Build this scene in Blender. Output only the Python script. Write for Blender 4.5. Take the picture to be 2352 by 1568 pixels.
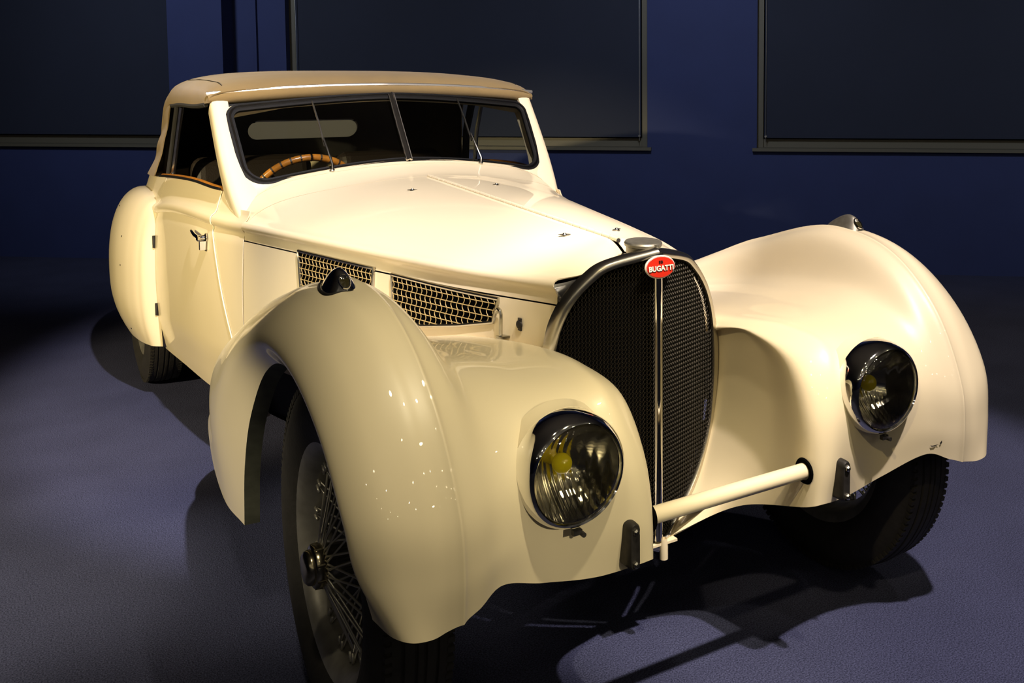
import bpy, bmesh, math, random
from functools import lru_cache
import numpy as np
from mathutils import Matrix, Vector

for o in list(bpy.data.objects):
    bpy.data.objects.remove(o, do_unlink=True)
SC = bpy.context.scene
COL = SC.collection
random.seed(7)
PI = math.pi

# ------------------------------------------------------------------ camera
IW, IH = 2352.0, 1568.0
CAM = np.array([-1.2698, -2.0101, 1.35])
YAW, PITCH, ROLL, FPX = -.5968, -.0742, .0008, 2283.4
PPX, PPY = 345.5, -425.9
def rotm(yaw, pitch, roll):
    cy, sy = math.cos(yaw), math.sin(yaw); cp, sp = math.cos(pitch), math.sin(pitch); cr, sr = math.cos(roll), math.sin(roll)
    return (np.array([[cy, -sy, 0], [sy, cy, 0], [0, 0, 1]]) @ np.array([[1, 0, 0], [0, cp, -sp], [0, sp, cp]])
            @ np.array([[cr, 0, sr], [0, 1, 0], [-sr, 0, cr]]))
RM = rotm(YAW, PITCH, ROLL)
cd = bpy.data.cameras.new('camera'); cam = bpy.data.objects.new('camera', cd); COL.objects.link(cam)
cd.sensor_width = 36.0; cd.sensor_fit = 'HORIZONTAL'; cd.lens = FPX / IW * 36.0
cd.shift_x = -PPX / IW; cd.shift_y = PPY / IW
cd.clip_start = 0.05; cd.clip_end = 100
m = Matrix.Identity(4)
for i in range(3):
    m[i][0] = RM[i, 0]; m[i][1] = RM[i, 2]; m[i][2] = -RM[i, 1]; m[i][3] = CAM[i]
cam.matrix_world = m
SC.camera = cam

# ------------------------------------------------------------------ light
SC.view_settings.view_transform = 'Standard'; SC.view_settings.look = 'None'
SC.view_settings.gamma = 1.0; SC.view_settings.use_curve_mapping = False
SC.view_settings.exposure = 0.0
wd = bpy.data.worlds.new('hall'); SC.world = wd; wd.use_nodes = True
wd.node_tree.nodes['Background'].inputs[0].default_value = (.55, .60, .85, 1)
wd.node_tree.nodes['Background'].inputs[1].default_value = 0.02
def spot(name, loc, target, power, color, cone=40, blend=.35, radius=.05):
    l = bpy.data.lights.new(name, 'SPOT'); l.energy = power; l.color = color
    l.spot_size = math.radians(cone); l.spot_blend = blend; l.shadow_soft_size = radius
    o = bpy.data.objects.new(name, l); COL.objects.link(o); o.location = loc
    d = Vector(target) - Vector(loc); o.rotation_euler = d.to_track_quat('-Z', 'Y').to_euler()
    return o
def bulb(loc, power, color, radius=.05):
    l = bpy.data.lights.new('hall_lamp', 'POINT'); l.energy = power; l.color = color; l.shadow_soft_size = radius
    o = bpy.data.objects.new('hall_lamp', l); COL.objects.link(o); o.location = loc; return o
KEY = (1.0, .93, .86); WARM = (1.0, .81, .45); WHITE = (1.0, .87, .60); COOL = (.80, .88, 1.0)
spot('ceiling_and_fill_spot', (.45, -2.15, 4.4), (.78, .05, .6), 1080, (1.0, .87, .82), 29, .4, .05)
spot('ceiling_and_fill_spot', (-.6, -1.9, 4.5), (.0, 1.35, 1.0), 1750, (1.0, .90, .90), 31, .4, .05)
spot('lamp_post_and_fill_spot', (-4.8, -.4, 2.25), (-.70, 2.5, .62), 1290, WARM, 27, .6, .05)
spot('ceiling_and_fill_spot', (-.05, -2.1, 4.3), (-.28, -.3, .55), 420, WHITE, 23, .8, .06)
spot('lamp_post_and_fill_spot', (-5.0, -.2, 2.7), (-.8, .80, .5), 820, WHITE, 17, .8, .06)  # added fill lamp for the outer side of the near fender
spot('ceiling_and_fill_spot', (-1.55, -1.6, 4.4), (-.95, -.2, .55), 100, WHITE, 40, 1.0, .10)
spot('ceiling_and_fill_spot', (-1.6, .9, 4.4), (-1.55, 1.15, 0), 900, WHITE, 23, 1.0, .06)
spot('ceiling_and_fill_spot', (-2.4, -2.4, 3.6), (.28, -.2, .55), 190, WARM, 11, .6, .06)
spot('lamp_post_and_fill_spot', (-.3, -5.2, 2.5), (-.30, -.45, .57), 430, WHITE, 7.5, .8, .06)  # added low fill lamp to brighten the apron beside the headlamp
spot('ceiling_and_fill_spot', (3.2, -.6, 4.5), (2.6, .6, 0), 220, WHITE, 60, 1.0, .1)  # added lamp that lifts the dim floor on the right
spot('ceiling_and_fill_spot', (.3, 5.0, 3.2), (.0, 2.95, 1.1), 42, WHITE, 22, .8, .06)  # added lamp behind the car to brighten the rear window
# added fill lamps that brighten the back wall
for sx in (-4.0, -.2, 3.6):
    n_ = np.array([math.sin(.7059), math.cos(.7059), 0]); p = n_ * (4.7094 - 2.6) + np.array([math.cos(.7059), -math.sin(.7059), 0]) * sx
    spot('wall_fill', (p[0], p[1], 2.9), tuple(p + n_ * 2.6 + np.array([0, 0, 1.7])), 120, COOL, 105, 1.0, .2)
# rows of small lamps far down the hall behind the photographer
for gx in range(5):
    for gy_ in range(4):
        bulb((-8 + 3.1 * gx + .7 * (gy_ % 2), -4.2 - 2.6 * gy_, 4.0 + .25 * ((gx + gy_) % 3)), 13, WHITE, .05)

# ------------------------------------------------------------------ materials
def mat(name, col, rough=.5, metal=0.0, coat=0.0, spec=.5, noise=0.0, nscale=20.0, bump=0.0, bscale=200.0, trans=0.0, alpha=1.0, emit=None, coat_rough=.03, ior=1.5, sheen=0.0):
    M = bpy.data.materials.new(name); M.use_nodes = True
    nt = M.node_tree; b = nt.nodes['Principled BSDF']
    b.inputs['Base Color'].default_value = (*col, 1); b.inputs['Roughness'].default_value = rough
    b.inputs['Metallic'].default_value = metal; b.inputs['Coat Weight'].default_value = coat
    b.inputs['Coat Roughness'].default_value = coat_rough
    b.inputs['Specular IOR Level'].default_value = spec; b.inputs['IOR'].default_value = ior
    b.inputs['Transmission Weight'].default_value = trans; b.inputs['Alpha'].default_value = alpha
    b.inputs['Sheen Weight'].default_value = sheen
    if emit:
        b.inputs['Emission Color'].default_value = (*emit[:3], 1); b.inputs['Emission Strength'].default_value = emit[3]
    tc = nt.nodes.new('ShaderNodeTexCoord')
    if noise > 0:
        n = nt.nodes.new('ShaderNodeTexNoise'); n.inputs['Scale'].default_value = nscale; n.inputs['Detail'].default_value = 5
        nt.links.new(tc.outputs['Object'], n.inputs['Vector'])
        r = nt.nodes.new('ShaderNodeValToRGB')
        r.color_ramp.elements[0].color = (*[c * (1 - noise) for c in col], 1); r.color_ramp.elements[0].position = .3
        r.color_ramp.elements[1].color = (*[min(1, c * (1 + noise)) for c in col], 1); r.color_ramp.elements[1].position = .7
        nt.links.new(n.outputs['Fac'], r.inputs['Fac']); nt.links.new(r.outputs['Color'], b.inputs['Base Color'])
    if bump > 0:
        n2 = nt.nodes.new('ShaderNodeTexNoise'); n2.inputs['Scale'].default_value = bscale; n2.inputs['Detail'].default_value = 4
        nt.links.new(tc.outputs['Object'], n2.inputs['Vector'])
        bp = nt.nodes.new('ShaderNodeBump'); bp.inputs['Strength'].default_value = bump; bp.inputs['Distance'].default_value = .005
        nt.links.new(n2.outputs['Fac'], bp.inputs['Height']); nt.links.new(bp.outputs['Normal'], b.inputs['Normal'])
    return M
MT = {}
MT['paint'] = mat('cream_paint', (.80, .69, .46), .42, 0, .55, .5, noise=.015, nscale=3, coat_rough=.02)
MT['chrome'] = mat('chrome', (.78, .77, .74), .06, 1)
MT['brushed'] = mat('worn_nickel', (.50, .48, .42), .22, 1, noise=.12, nscale=60)
MT['darkmetal'] = mat('blackened_metal', (.035, .032, .03), .5, .6, noise=.4, nscale=40)
MT['black'] = mat('black_paint', (.008, .008, .009), .6)
MT['rubber'] = mat('tyre_rubber', (.018, .016, .014), .75, noise=.25, nscale=30, bump=.25, bscale=90)
MT['gasket'] = mat('black_rubber', (.005, .005, .005), .6, spec=.2)
MT['canvas'] = mat('tan_canvas', (.215, .145, .052), .9, noise=.06, nscale=12, bump=.35, bscale=900, sheen=.2)
MT['lining'] = mat('dark_lining', (.016, .015, .013), .9)
MT['leather'] = mat('dark_leather', (.02, .014, .010), .55, bump=.2, bscale=150)
MT['wood'] = mat('varnished_wood', (.42, .16, .02), .28, 0, .6, noise=.25, nscale=25)
MT['rim'] = mat('silver_rim', (.30, .285, .25), .42, .6, noise=.2, nscale=25)
MT['mesh'] = mat('cream_wire', (.40, .29, .115), .5)
MT['grillewire'] = mat('black_grille_wire', (.030, .024, .014), .45, .6)
MT['gap'] = mat('dark_seam_and_chip', (.02, .017, .012), .9)  # one dark brown for seam lines, hinge gap and paint chips
MT['hole'] = mat('dark_cavity', (.003, .003, .003), .95, spec=.0)  # near-black; also stands in for shade in vents and bumper holes
MT['yellow'] = mat('yellow_bulb_glass', (.55, .46, .01), .08, 0, .6)
MT['red'] = mat('red_enamel', (.62, .028, .012), .18, 0, .6)
MT['white'] = mat('white_enamel', (.82, .78, .68), .25)
MT['lettershadow'] = mat('black_enamel', (.012, .01, .01), .3)
MT['amber'] = mat('sidelamp_glass', (.035, .030, .012), .08, 0, .6)
MT['wall'] = mat('navy_wall_paint', (.022, .034, .125), .8, noise=.05, nscale=4, bump=.12, bscale=300)
MT['blind'] = mat('navy_blind_fabric', (.013, .018, .040), .85, noise=.05, nscale=3, bump=.2, bscale=700)
MT['frame'] = mat('grey_window_frame', (.105, .095, .070), .6)
MT['liplining'] = mat('grey_green_lining', (.075, .078, .058), .7, noise=.25, nscale=25)
MT['stripmetal'] = mat('polished_strip', (.86, .82, .72), .28, .9)
MT['ceiling'] = mat('ceiling_paint', (.30, .30, .32), .9)
MT['nickel'] = mat('satin_nickel', (.56, .53, .46), .24, 1)
MT['darknickel'] = mat('dark_nickel', (.34, .33, .31), .22, 1)
MT['pewter'] = mat('dull_pewter', (.34, .32, .26), .48, .85, noise=.15, nscale=70)
MT['brass'] = mat('aged_nickel_brass', (.50, .44, .30), .2, 1, noise=.15, nscale=40)
MT['spoke'] = mat('spoke_steel', (.58, .55, .47), .35, .7)
MT['steel'] = mat('steel_cable', (.35, .36, .38), .35, .9)

def glass_mat(name, tint, gloss=.08, rough=.0):
    M = bpy.data.materials.new(name); M.use_nodes = True; nt = M.node_tree; nt.nodes.clear()
    o = nt.nodes.new('ShaderNodeOutputMaterial'); mx = nt.nodes.new('ShaderNodeMixShader')
    t = nt.nodes.new('ShaderNodeBsdfTransparent'); t.inputs[0].default_value = (*tint, 1)
    g = nt.nodes.new('ShaderNodeBsdfGlossy'); g.inputs['Roughness'].default_value = rough
    f = nt.nodes.new('ShaderNodeFresnel'); f.inputs[0].default_value = 1.45
    a = nt.nodes.new('ShaderNodeMath'); a.operation = 'MULTIPLY_ADD'; a.inputs[1].default_value = 1.0; a.inputs[2].default_value = gloss
    nt.links.new(f.outputs[0], a.inputs[0]); nt.links.new(a.outputs[0], mx.inputs[0])
    nt.links.new(t.outputs[0], mx.inputs[1]); nt.links.new(g.outputs[0], mx.inputs[2]); nt.links.new(mx.outputs[0], o.inputs[0])
    return M
MT['glass'] = glass_mat('window_glass', (.80, .82, .78), .0)
MT['flute'] = glass_mat('lens_flute_glass', (.80, .78, .70), .22, .15)
MT['reflector'] = mat('lamp_reflector', (.80, .76, .66), .13, 1)
MT['lens'] = glass_mat('lamp_lens_glass', (.93, .92, .84), .05)
def translucent_mat(name, col):
    M = bpy.data.materials.new(name); M.use_nodes = True; nt = M.node_tree; nt.nodes.clear()
    o = nt.nodes.new('ShaderNodeOutputMaterial'); mx = nt.nodes.new('ShaderNodeMixShader'); mx.inputs[0].default_value = .12
    t = nt.nodes.new('ShaderNodeBsdfTranslucent'); t.inputs[0].default_value = (*col, 1)
    tr = nt.nodes.new('ShaderNodeBsdfTransparent'); tr.inputs[0].default_value = (.8, .78, .7, 1)
    nt.links.new(t.outputs[0], mx.inputs[1]); nt.links.new(tr.outputs[0], mx.inputs[2]); nt.links.new(mx.outputs[0], o.inputs[0])
    return M
MT['celluloid'] = translucent_mat('cloudy_celluloid', (.8, .76, .62))
def carpet_mat():
    M = bpy.data.materials.new('navy_carpet'); M.use_nodes = True; nt = M.node_tree; b = nt.nodes['Principled BSDF']
    tc = nt.nodes.new('ShaderNodeTexCoord')
    n = nt.nodes.new('ShaderNodeTexNoise'); n.inputs['Scale'].default_value = 260; n.inputs['Detail'].default_value = 6
    n3 = nt.nodes.new('ShaderNodeTexNoise'); n3.inputs['Scale'].default_value = 3.0; n3.inputs['Detail'].default_value = 4
    nt.links.new(tc.outputs['Object'], n.inputs['Vector']); nt.links.new(tc.outputs['Object'], n3.inputs['Vector'])
    r = nt.nodes.new('ShaderNodeValToRGB')
    r.color_ramp.elements[0].color = (.022, .025, .052, 1); r.color_ramp.elements[0].position = .35
    r.color_ramp.elements[1].color = (.085, .092, .175, 1); r.color_ramp.elements[1].position = .68
    nt.links.new(n.outputs['Fac'], r.inputs['Fac'])
    mx = nt.nodes.new('ShaderNodeMixRGB'); mx.blend_type = 'MULTIPLY'; mx.inputs[0].default_value = .35
    r3 = nt.nodes.new('ShaderNodeValToRGB'); r3.color_ramp.elements[0].position = .35; r3.color_ramp.elements[0].color = (.6, .6, .6, 1); r3.color_ramp.elements[1].position = .65
    nt.links.new(n3.outputs['Fac'], r3.inputs['Fac'])
    nt.links.new(r.outputs['Color'], mx.inputs[1]); nt.links.new(r3.outputs['Color'], mx.inputs[2])
    nt.links.new(mx.outputs[0], b.inputs['Base Color'])
    b.inputs['Roughness'].default_value = .95; b.inputs['Specular IOR Level'].default_value = .1; b.inputs['Sheen Weight'].default_value = .0
    bp = nt.nodes.new('ShaderNodeBump'); bp.inputs['Strength'].default_value = .6; bp.inputs['Distance'].default_value = .006
    nt.links.new(n.outputs['Fac'], bp.inputs['Height']); nt.links.new(bp.outputs['Normal'], b.inputs['Normal'])
    return M
MT['carpet'] = carpet_mat()
def tread_mat(): pass

# ------------------------------------------------------------------ mesh helpers
def link(name, me, material=None, parent=None, smooth=True, sharp=None, label=None):
    o = bpy.data.objects.new(name, me); COL.objects.link(o)
    if material: me.materials.append(MT[material])
    if smooth:
        me.polygons.foreach_set('use_smooth', [True] * len(me.polygons))
        if sharp: me.set_sharp_from_angle(angle=math.radians(sharp))
    if parent is not None: o.parent = parent
    if label: o['label'] = label
    return o
class MB:
    """collects vertices and faces of ONE part"""
    def __init__(s): s.v = []; s.f = []
    def add(s, vs, fs):
        k = len(s.v); s.v += [tuple(map(float, p)) for p in vs]; s.f += [tuple(i + k for i in f) for f in fs]; return s
    def grid(s, G, closed_u=False, closed_v=False, flip=False):
        G = np.asarray(G); nu, nv = G.shape[:2]; fs = []
        for i in range(nu if closed_u else nu - 1):
            for j in range(nv if closed_v else nv - 1):
                a = i * nv + j; b = ((i + 1) % nu) * nv + j; c = ((i + 1) % nu) * nv + (j + 1) % nv; d = i * nv + (j + 1) % nv
                fs.append((a, d, c, b) if flip else (a, b, c, d))
        return s.add(G.reshape(-1, 3), fs)
    def box(s, c, d, R=None):
        c = np.array(c); h = np.array(d) / 2
        P = np.array([[x, y, z] for x in (-1, 1) for y in (-1, 1) for z in (-1, 1)]) * h
        if R is not None: P = P @ np.asarray(R).T
        return s.add(P + c, [(0, 1, 3, 2), (4, 6, 7, 5), (0, 4, 5, 1), (2, 3, 7, 6), (0, 2, 6, 4), (1, 5, 7, 3)])
    def tube(s, path, r, n=8, closed=False, caps=True):
        P = np.asarray(path, float); N = len(P); r = np.broadcast_to(np.asarray(r, float), (N,))
        T = np.gradient(P, axis=0) if not closed else np.roll(P, -1, 0) - np.roll(P, 1, 0)
        T /= np.linalg.norm(T, axis=1)[:, None] + 1e-12
        up = np.array([0, 0, 1.0]) if abs(T[0][2]) < .9 else np.array([1.0, 0, 0])
        G = []; b = None
        for i in range(N):
            if b is None: b = np.cross(T[i], up)
            b = b - T[i] * (b @ T[i]); b /= np.linalg.norm(b); c = np.cross(T[i], b)
            G.append([P[i] + r[i] * (math.cos(a) * b + math.sin(a) * c) for a in np.linspace(0, 2 * PI, n, endpoint=False)])
        k = len(s.v); s.grid(np.array(G), closed_u=closed, closed_v=True)
        if caps and not closed:
            s.f.append(tuple(k + j for j in range(n))); s.f.append(tuple(k + (N - 1) * n + j for j in reversed(range(n))))
        return s
    def lathe(s, prof, o=(0, 0, 0), axis=(0, 0, 1), n=48, a0=0, a1=2 * PI):
        """prof: list of (radius, height along axis)"""
        ax = np.array(axis, float); ax /= np.linalg.norm(ax)
        t = np.array([1.0, 0, 0]) if abs(ax[0]) < .9 else np.array([0, 1.0, 0])
        e1 = np.cross(ax, t); e1 /= np.linalg.norm(e1); e2 = np.cross(ax, e1); o = np.array(o, float)
        full = abs(a1 - a0 - 2 * PI) < 1e-6
        A = np.linspace(a0, a1, n, endpoint=not full)
        G = np.array([[o + ax * h + r * (math.cos(a) * e1 + math.sin(a) * e2) for r, h in prof] for a in A])
        return s.grid(G, closed_u=full)
    def fan(s, pts):
        k = len(s.v); s.v += [tuple(map(float, p)) for p in pts]; s.f.append(tuple(range(k, k + len(pts)))); return s
    def mesh(s, name='m', mirror=False):
        me = bpy.data.meshes.new(name); v = s.v; f = s.f
        if mirror: v = [(-x, y, z) for x, y, z in v]; f = [tuple(reversed(q)) for q in f]
        me.from_pydata(v, [], f); me.validate(); me.update(); return me
    def build(s, name, material, parent=None, smooth=True, sharp=40, mirror=False, label=None):
        me = s.mesh(name, mirror)
        return link(name, me, material, parent, smooth, sharp, label)
def fix_normals(o):
    bm = bmesh.new(); bm.from_mesh(o.data); bmesh.ops.recalc_face_normals(bm, faces=bm.faces); bm.to_mesh(o.data); bm.free()
def solid(o, t, off=-1.0):
    me = o.data; cnt = {}
    for p in me.polygons:
        for k in p.edge_keys: cnt[k] = cnt.get(k, 0) + 1
    for e in me.edges:
        if cnt.get(e.key, 0) == 1: e.use_edge_sharp = True
    md = o.modifiers.new('thickness', 'SOLIDIFY'); md.thickness = t; md.offset = off; md.use_even_offset = False; return o
def crom(P, n, t=None):
    """Catmull-Rom through P, chord-length spaced, n samples"""
    P = np.asarray(P, float)
    if P.ndim == 1: P = P[:, None]
    d = np.linalg.norm(np.diff(P, axis=0), axis=1) ** .75 + 1e-9
    s = np.r_[0, np.cumsum(d)] if t is None else np.asarray(t, float)
    K = len(P); T = np.zeros_like(P)
    for i in range(K):
        if i == 0: T[i] = (P[1] - P[0]) / (s[1] - s[0])
        elif i == K - 1: T[i] = (P[-1] - P[-2]) / (s[-1] - s[-2])
        else:
            h0, h1 = s[i] - s[i - 1], s[i + 1] - s[i]
            T[i] = ((P[i] - P[i - 1]) / h0 * h1 + (P[i + 1] - P[i]) / h1 * h0) / (h0 + h1)
    q = np.linspace(s[0], s[-1], n) if np.isscalar(n) else np.asarray(n, float)
    k = np.clip(np.searchsorted(s, q, side='right') - 1, 0, K - 2)
    h = (s[k + 1] - s[k])[:, None]; u = ((q - s[k])[:, None]) / h
    return ((2 * u**3 - 3 * u**2 + 1) * P[k] + (u**3 - 2 * u**2 + u) * h * T[k] + (-2 * u**3 + 3 * u**2) * P[k + 1] + (u**3 - u**2) * h * T[k + 1])
def fn(xs, ys):
    xs = np.asarray(xs, float); ys = np.asarray(ys, float)
    N = 1500; lo, hi = float(xs[0]), float(xs[-1]); tab = crom(ys, np.linspace(lo, hi, N), xs)[:, 0].tolist()
    def f(x):   # smooth table, linear in between
        t = (float(x) - lo) / (hi - lo) * (N - 1)
        if t <= 0: return tab[0]
        if t >= N - 1: return tab[-1]
        k = int(t); return tab[k] + (tab[k + 1] - tab[k]) * (t - k)
    return f
def loft(curves, nu, nv):
    """curves: control grid [u][v]; smooth surface nu x nv"""
    A = np.asarray(curves, float); U, V = A.shape[:2]
    sv = np.r_[0, np.cumsum(np.mean(np.linalg.norm(np.diff(A, axis=1), axis=2), axis=0) ** .75)]
    B = np.array([crom(A[i], np.linspace(0, sv[-1], nv), sv) for i in range(U)])
    su = np.r_[0, np.cumsum(np.mean(np.linalg.norm(np.diff(A, axis=0), axis=2), axis=1) ** .75)]
    return np.array([crom(B[:, j], np.linspace(0, su[-1], nu), su) for j in range(nv)]).transpose(1, 0, 2)
def mx(G): return np.asarray(G) * np.array([-1, 1, 1])
def empty(name, loc=(0, 0, 0)):
    o = bpy.data.objects.new(name, None); COL.objects.link(o); o.location = loc; return o
def tag(o, label, cat=None, group=None, kind=None):
    o['label'] = label
    if cat: o['category'] = cat
    if group: o['group'] = group
    if kind: o['kind'] = kind
    return o
def rrect(x0, x1, y0, y1, r, n=8):
    """rounded rectangle, r = radii for corners (bl, br, tr, tl), counter-clockwise"""
    rs = (r,) * 4 if np.isscalar(r) else r; out = []
    for (cx, cy, a0), q in zip(((x0, y0, PI), (x1, y0, 1.5 * PI), (x1, y1, 0), (x0, y1, .5 * PI)), rs):
        sx = 1 if cx == x0 else -1; sy = 1 if cy == y0 else -1
        for a in np.linspace(a0, a0 + PI / 2, n): out.append((cx + sx * q + q * math.cos(a), cy + sy * q + q * math.sin(a)))
    return np.array(out)

# ------------------------------------------------------------------ the room
WA, WD = .7059, 4.7094
WN = np.array([math.sin(WA), math.cos(WA), 0]); WT = np.array([math.cos(WA), -math.sin(WA), 0])
def wp(s, z, d=0.0):
    """point on the back wall: s along it (to the right), z up, d towards the room"""
    return WN * (WD - d) + WT * s + np.array([0, 0, z])
def wall_s(u):
    q = np.array([(u - IW / 2 - PPX) / FPX, 1, 0]); d = RM @ q; t = (WD - WN @ CAM) / (WN @ d); return float((CAM + t * d) @ WT)
def wbox(mb, s0, s1, z0, z1, d0, d1):
    P = [wp(s, z, d) for s in (s0, s1) for d in (d0, d1) for z in (z0, z1)]
    return mb.add(P, [(0, 1, 3, 2), (4, 6, 7, 5), (0, 4, 5, 1), (2, 3, 7, 6), (0, 2, 6, 4), (1, 5, 7, 3)])
fl = MB(); fl.add([(-24, -26, 0), (20, -26, 0), (20, 14, 0), (-24, 14, 0)], [(0, 1, 2, 3)])
o = fl.build('floor', 'carpet', smooth=False); tag(o, 'dark navy blue carpet floor', kind='structure')
o = MB().add([(-24, -26, 5.0), (20, -26, 5.0), (20, 14, 5.0), (-24, 14, 5.0)], [(3, 2, 1, 0)]).build('ceiling', 'ceiling', smooth=False); tag(o, 'plain dim hall ceiling', kind='structure')
S1 = wall_s(418); S2a = wall_s(664); S2b = wall_s(1487); S3 = wall_s(1738)
ZS, ZT, WH = .868, 3.2, 5.0
SL, SR = -12.0, 14.0
openings = [(S1 - 3.6, S1), (S2a, S2b), (S3, S3 + 3.0)]
wl = MB(); xs = [SL]
for a, b in openings: xs += [a, b]
xs.append(SR)
for i in range(0, len(xs), 2): wbox(wl, xs[i], xs[i + 1], 0, WH, -.18, 0)
for a, b in openings:
    wbox(wl, a, b, 0, ZS, -.18, 0); wbox(wl, a, b, ZT, WH, -.18, 0)
o = wl.build('wall_back', 'wall', smooth=False); tag(o, 'dark navy blue painted back wall', kind='structure')
for nm, s_, t_ in (('wall_left', SL, SL - .2), ('wall_right', SR, SR + .2)):
    w = MB(); wbox(w, min(s_, t_), max(s_, t_), 0, WH, 0, 20.0); w = w.build(nm, 'wall', smooth=False); tag(w, 'dark navy blue side wall of the hall', kind='structure')
w = MB(); wbox(w, SL, SR, 0, WH, 20.0, 20.2); w = w.build('wall_front', 'wall', smooth=False); tag(w, 'dark navy blue far wall of the hall', kind='structure')
o = MB(); wbox(o, wall_s(424), wall_s(546), 0, WH, 0, .16); o = o.build('trim_1', 'wall', smooth=False); tag(o, 'blue pilaster projecting from the wall between two blinds', kind='structure')
o = MB(); wbox(o, wall_s(596), wall_s(600), 0, WH, 0, .02); o = o.build('trim_2', 'wall', smooth=False); tag(o, 'narrow blue vertical strip on the wall beside the pilaster', kind='structure')
BL = ['dark navy roller blind in the window beside the pilaster, beyond the car\'s tail',
      'dark navy roller blind directly behind the tan soft top',
      'dark navy roller blind above the fender with the grey side lamp, across the blue pier']
for k, (a, b) in enumerate(openings):
    w = MB(); wbox(w, a, b, ZS, ZT, -.18, -.16)
    w = w.build('window_%d' % (k + 1), 'hole', smooth=False); tag(w, 'window recess closed by a dark blind', kind='structure')
    f = MB()
    wbox(f, a, a + .045, ZS, ZT, -.15, -.06); wbox(f, b - .045, b, ZS, ZT, -.15, -.06); wbox(f, a, b, ZT - .045, ZT, -.15, -.06)
    f.build('window_frame', 'frame', w, smooth=False)
    f = MB(); wbox(f, a - .03, b + .03, ZS - .006, ZS + .016, -.10, .035); wbox(f, a, b, ZS + .016, ZS + .075, -.15, -.085); f.build('window_sill', 'frame', w, smooth=False)
    r = empty('roller_blind', tuple(wp((a + b) / 2, ZS + .085, -.05)))
    tag(r, BL[k], 'blind', 'roller blinds')
    r0 = np.array(r.location)
    n = 60; ss = np.linspace(a + .052, b - .052, n); zz = np.linspace(ZS + .105, ZT - .1, 14)
    G = np.array([[wp(s, z, -.055 + .004 * math.sin(s * 3.1 + k) * (1 - (z - ZS) / 2.4)) - r0 for z in zz] for s in ss])
    c = MB().grid(G).build('blind_cloth', 'blind', r)
    h = MB(); wbox(h, a + .052, b - .052, ZS + .085, ZS + .107, -.064, -.046); h.v = [tuple(np.array(p) - r0) for p in h.v]; h.build('hem_bar', 'blind', r, smooth=False)
    t = MB(); t.tube([wp(a + .05, ZT - .06, -.05) - r0, wp(b - .05, ZT - .06, -.05) - r0], .035, 16); t.build('roller_tube', 'frame', r)
    for sx in (a + .062, b - .062):
        t = MB(); t.tube([wp(sx, ZT - .06, -.035) - r0, wp(sx, ZS + .06, -.035) - r0], .0022, 6); t.build('guide_cable', 'steel', r)
        t = MB(); t.lathe([(0, -.012), (.008, -.012), (.008, .012), (0, .012)], wp(sx, ZS + .096, -.036) - r0, WN, 12); t.build('guide_clip', 'steel', r)

# ------------------------------------------------------------------ the car
CAR = empty('convertible_car')
tag(CAR, 'cream vintage convertible car with tan soft top and black V-shaped grille', 'car')
wY = fn([-.06, .02, .3, .6, 1.0, 1.4, 1.55, 1.8, 2.2, 2.6, 3.0, 3.4, 3.8, 4.15],
        [.172, .203, .309, .393, .492, .590, .624, .660, .694, .716, .712, .668, .56, .36])
zR = fn([-.1, 1.6, 2.0, 2.3, 2.55, 3.0, 3.6, 4.15], [.885, .885, .884, .868, .835, .80, .72, .60])
zC = fn([0, .05, .6, 1.2, 1.31, 1.36, 1.45, 1.53, 1.6], [.9595, .962, .988, 1.0168, 1.0220, 1.0265, 1.045, 1.068, 1.075])
def arch(s, y):
    k = min(1, max(0, (y - 1.15) / .38)); k = k * k * (3 - 2 * k); s = abs(float(s))
    a = 1 - s ** 2.2; b = 1 - .45 * s ** 1.7 - .55 * s ** 9
    return (1 - k) * a + k * b
@lru_cache(maxsize=None)
def bonnet_section(y, ns=26):
    """from the centre line out over the ridge bead and down the side"""
    w = float(wY(y)); zr = float(zR(y)); zc = float(zC(y)); P = []
    zt = zr + .012
    for s in np.linspace(0, 1, ns):
        x = s * (w - .012); P.append((x, y, zt + (zc - zt) * arch(s, y)))
    P[0] = (.0045, y, P[0][2])
    P += [(w - .002, y, zr + .011), (w + .006, y, zr + .006), (w + .0095, y, zr - .002), (w + .008, y, zr - .010), (w + .003, y, zr - .016),
          (w - .001, y, zr - .020), (w - .0015, y, zr - .028), (w - .001, y, zr - .038), (w, y, zr - .048)]
    return P
YB0, YB1 = .035, 1.335
bfront = fn([0, .2, .45, .7, .9, 1.0], [.030, -.010, -.030, -.030, -.015, .004])
def bdrop(f, d): return .023 * max(0, 1 - d / .07) ** 2 * (1 - f ** 4)
def bonnet_front(x):  # front edge of the bonnet: back at the centre, forward at the shoulders
    return .045 - .075 * min(1, abs(x) / .225) ** 2.2
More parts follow.
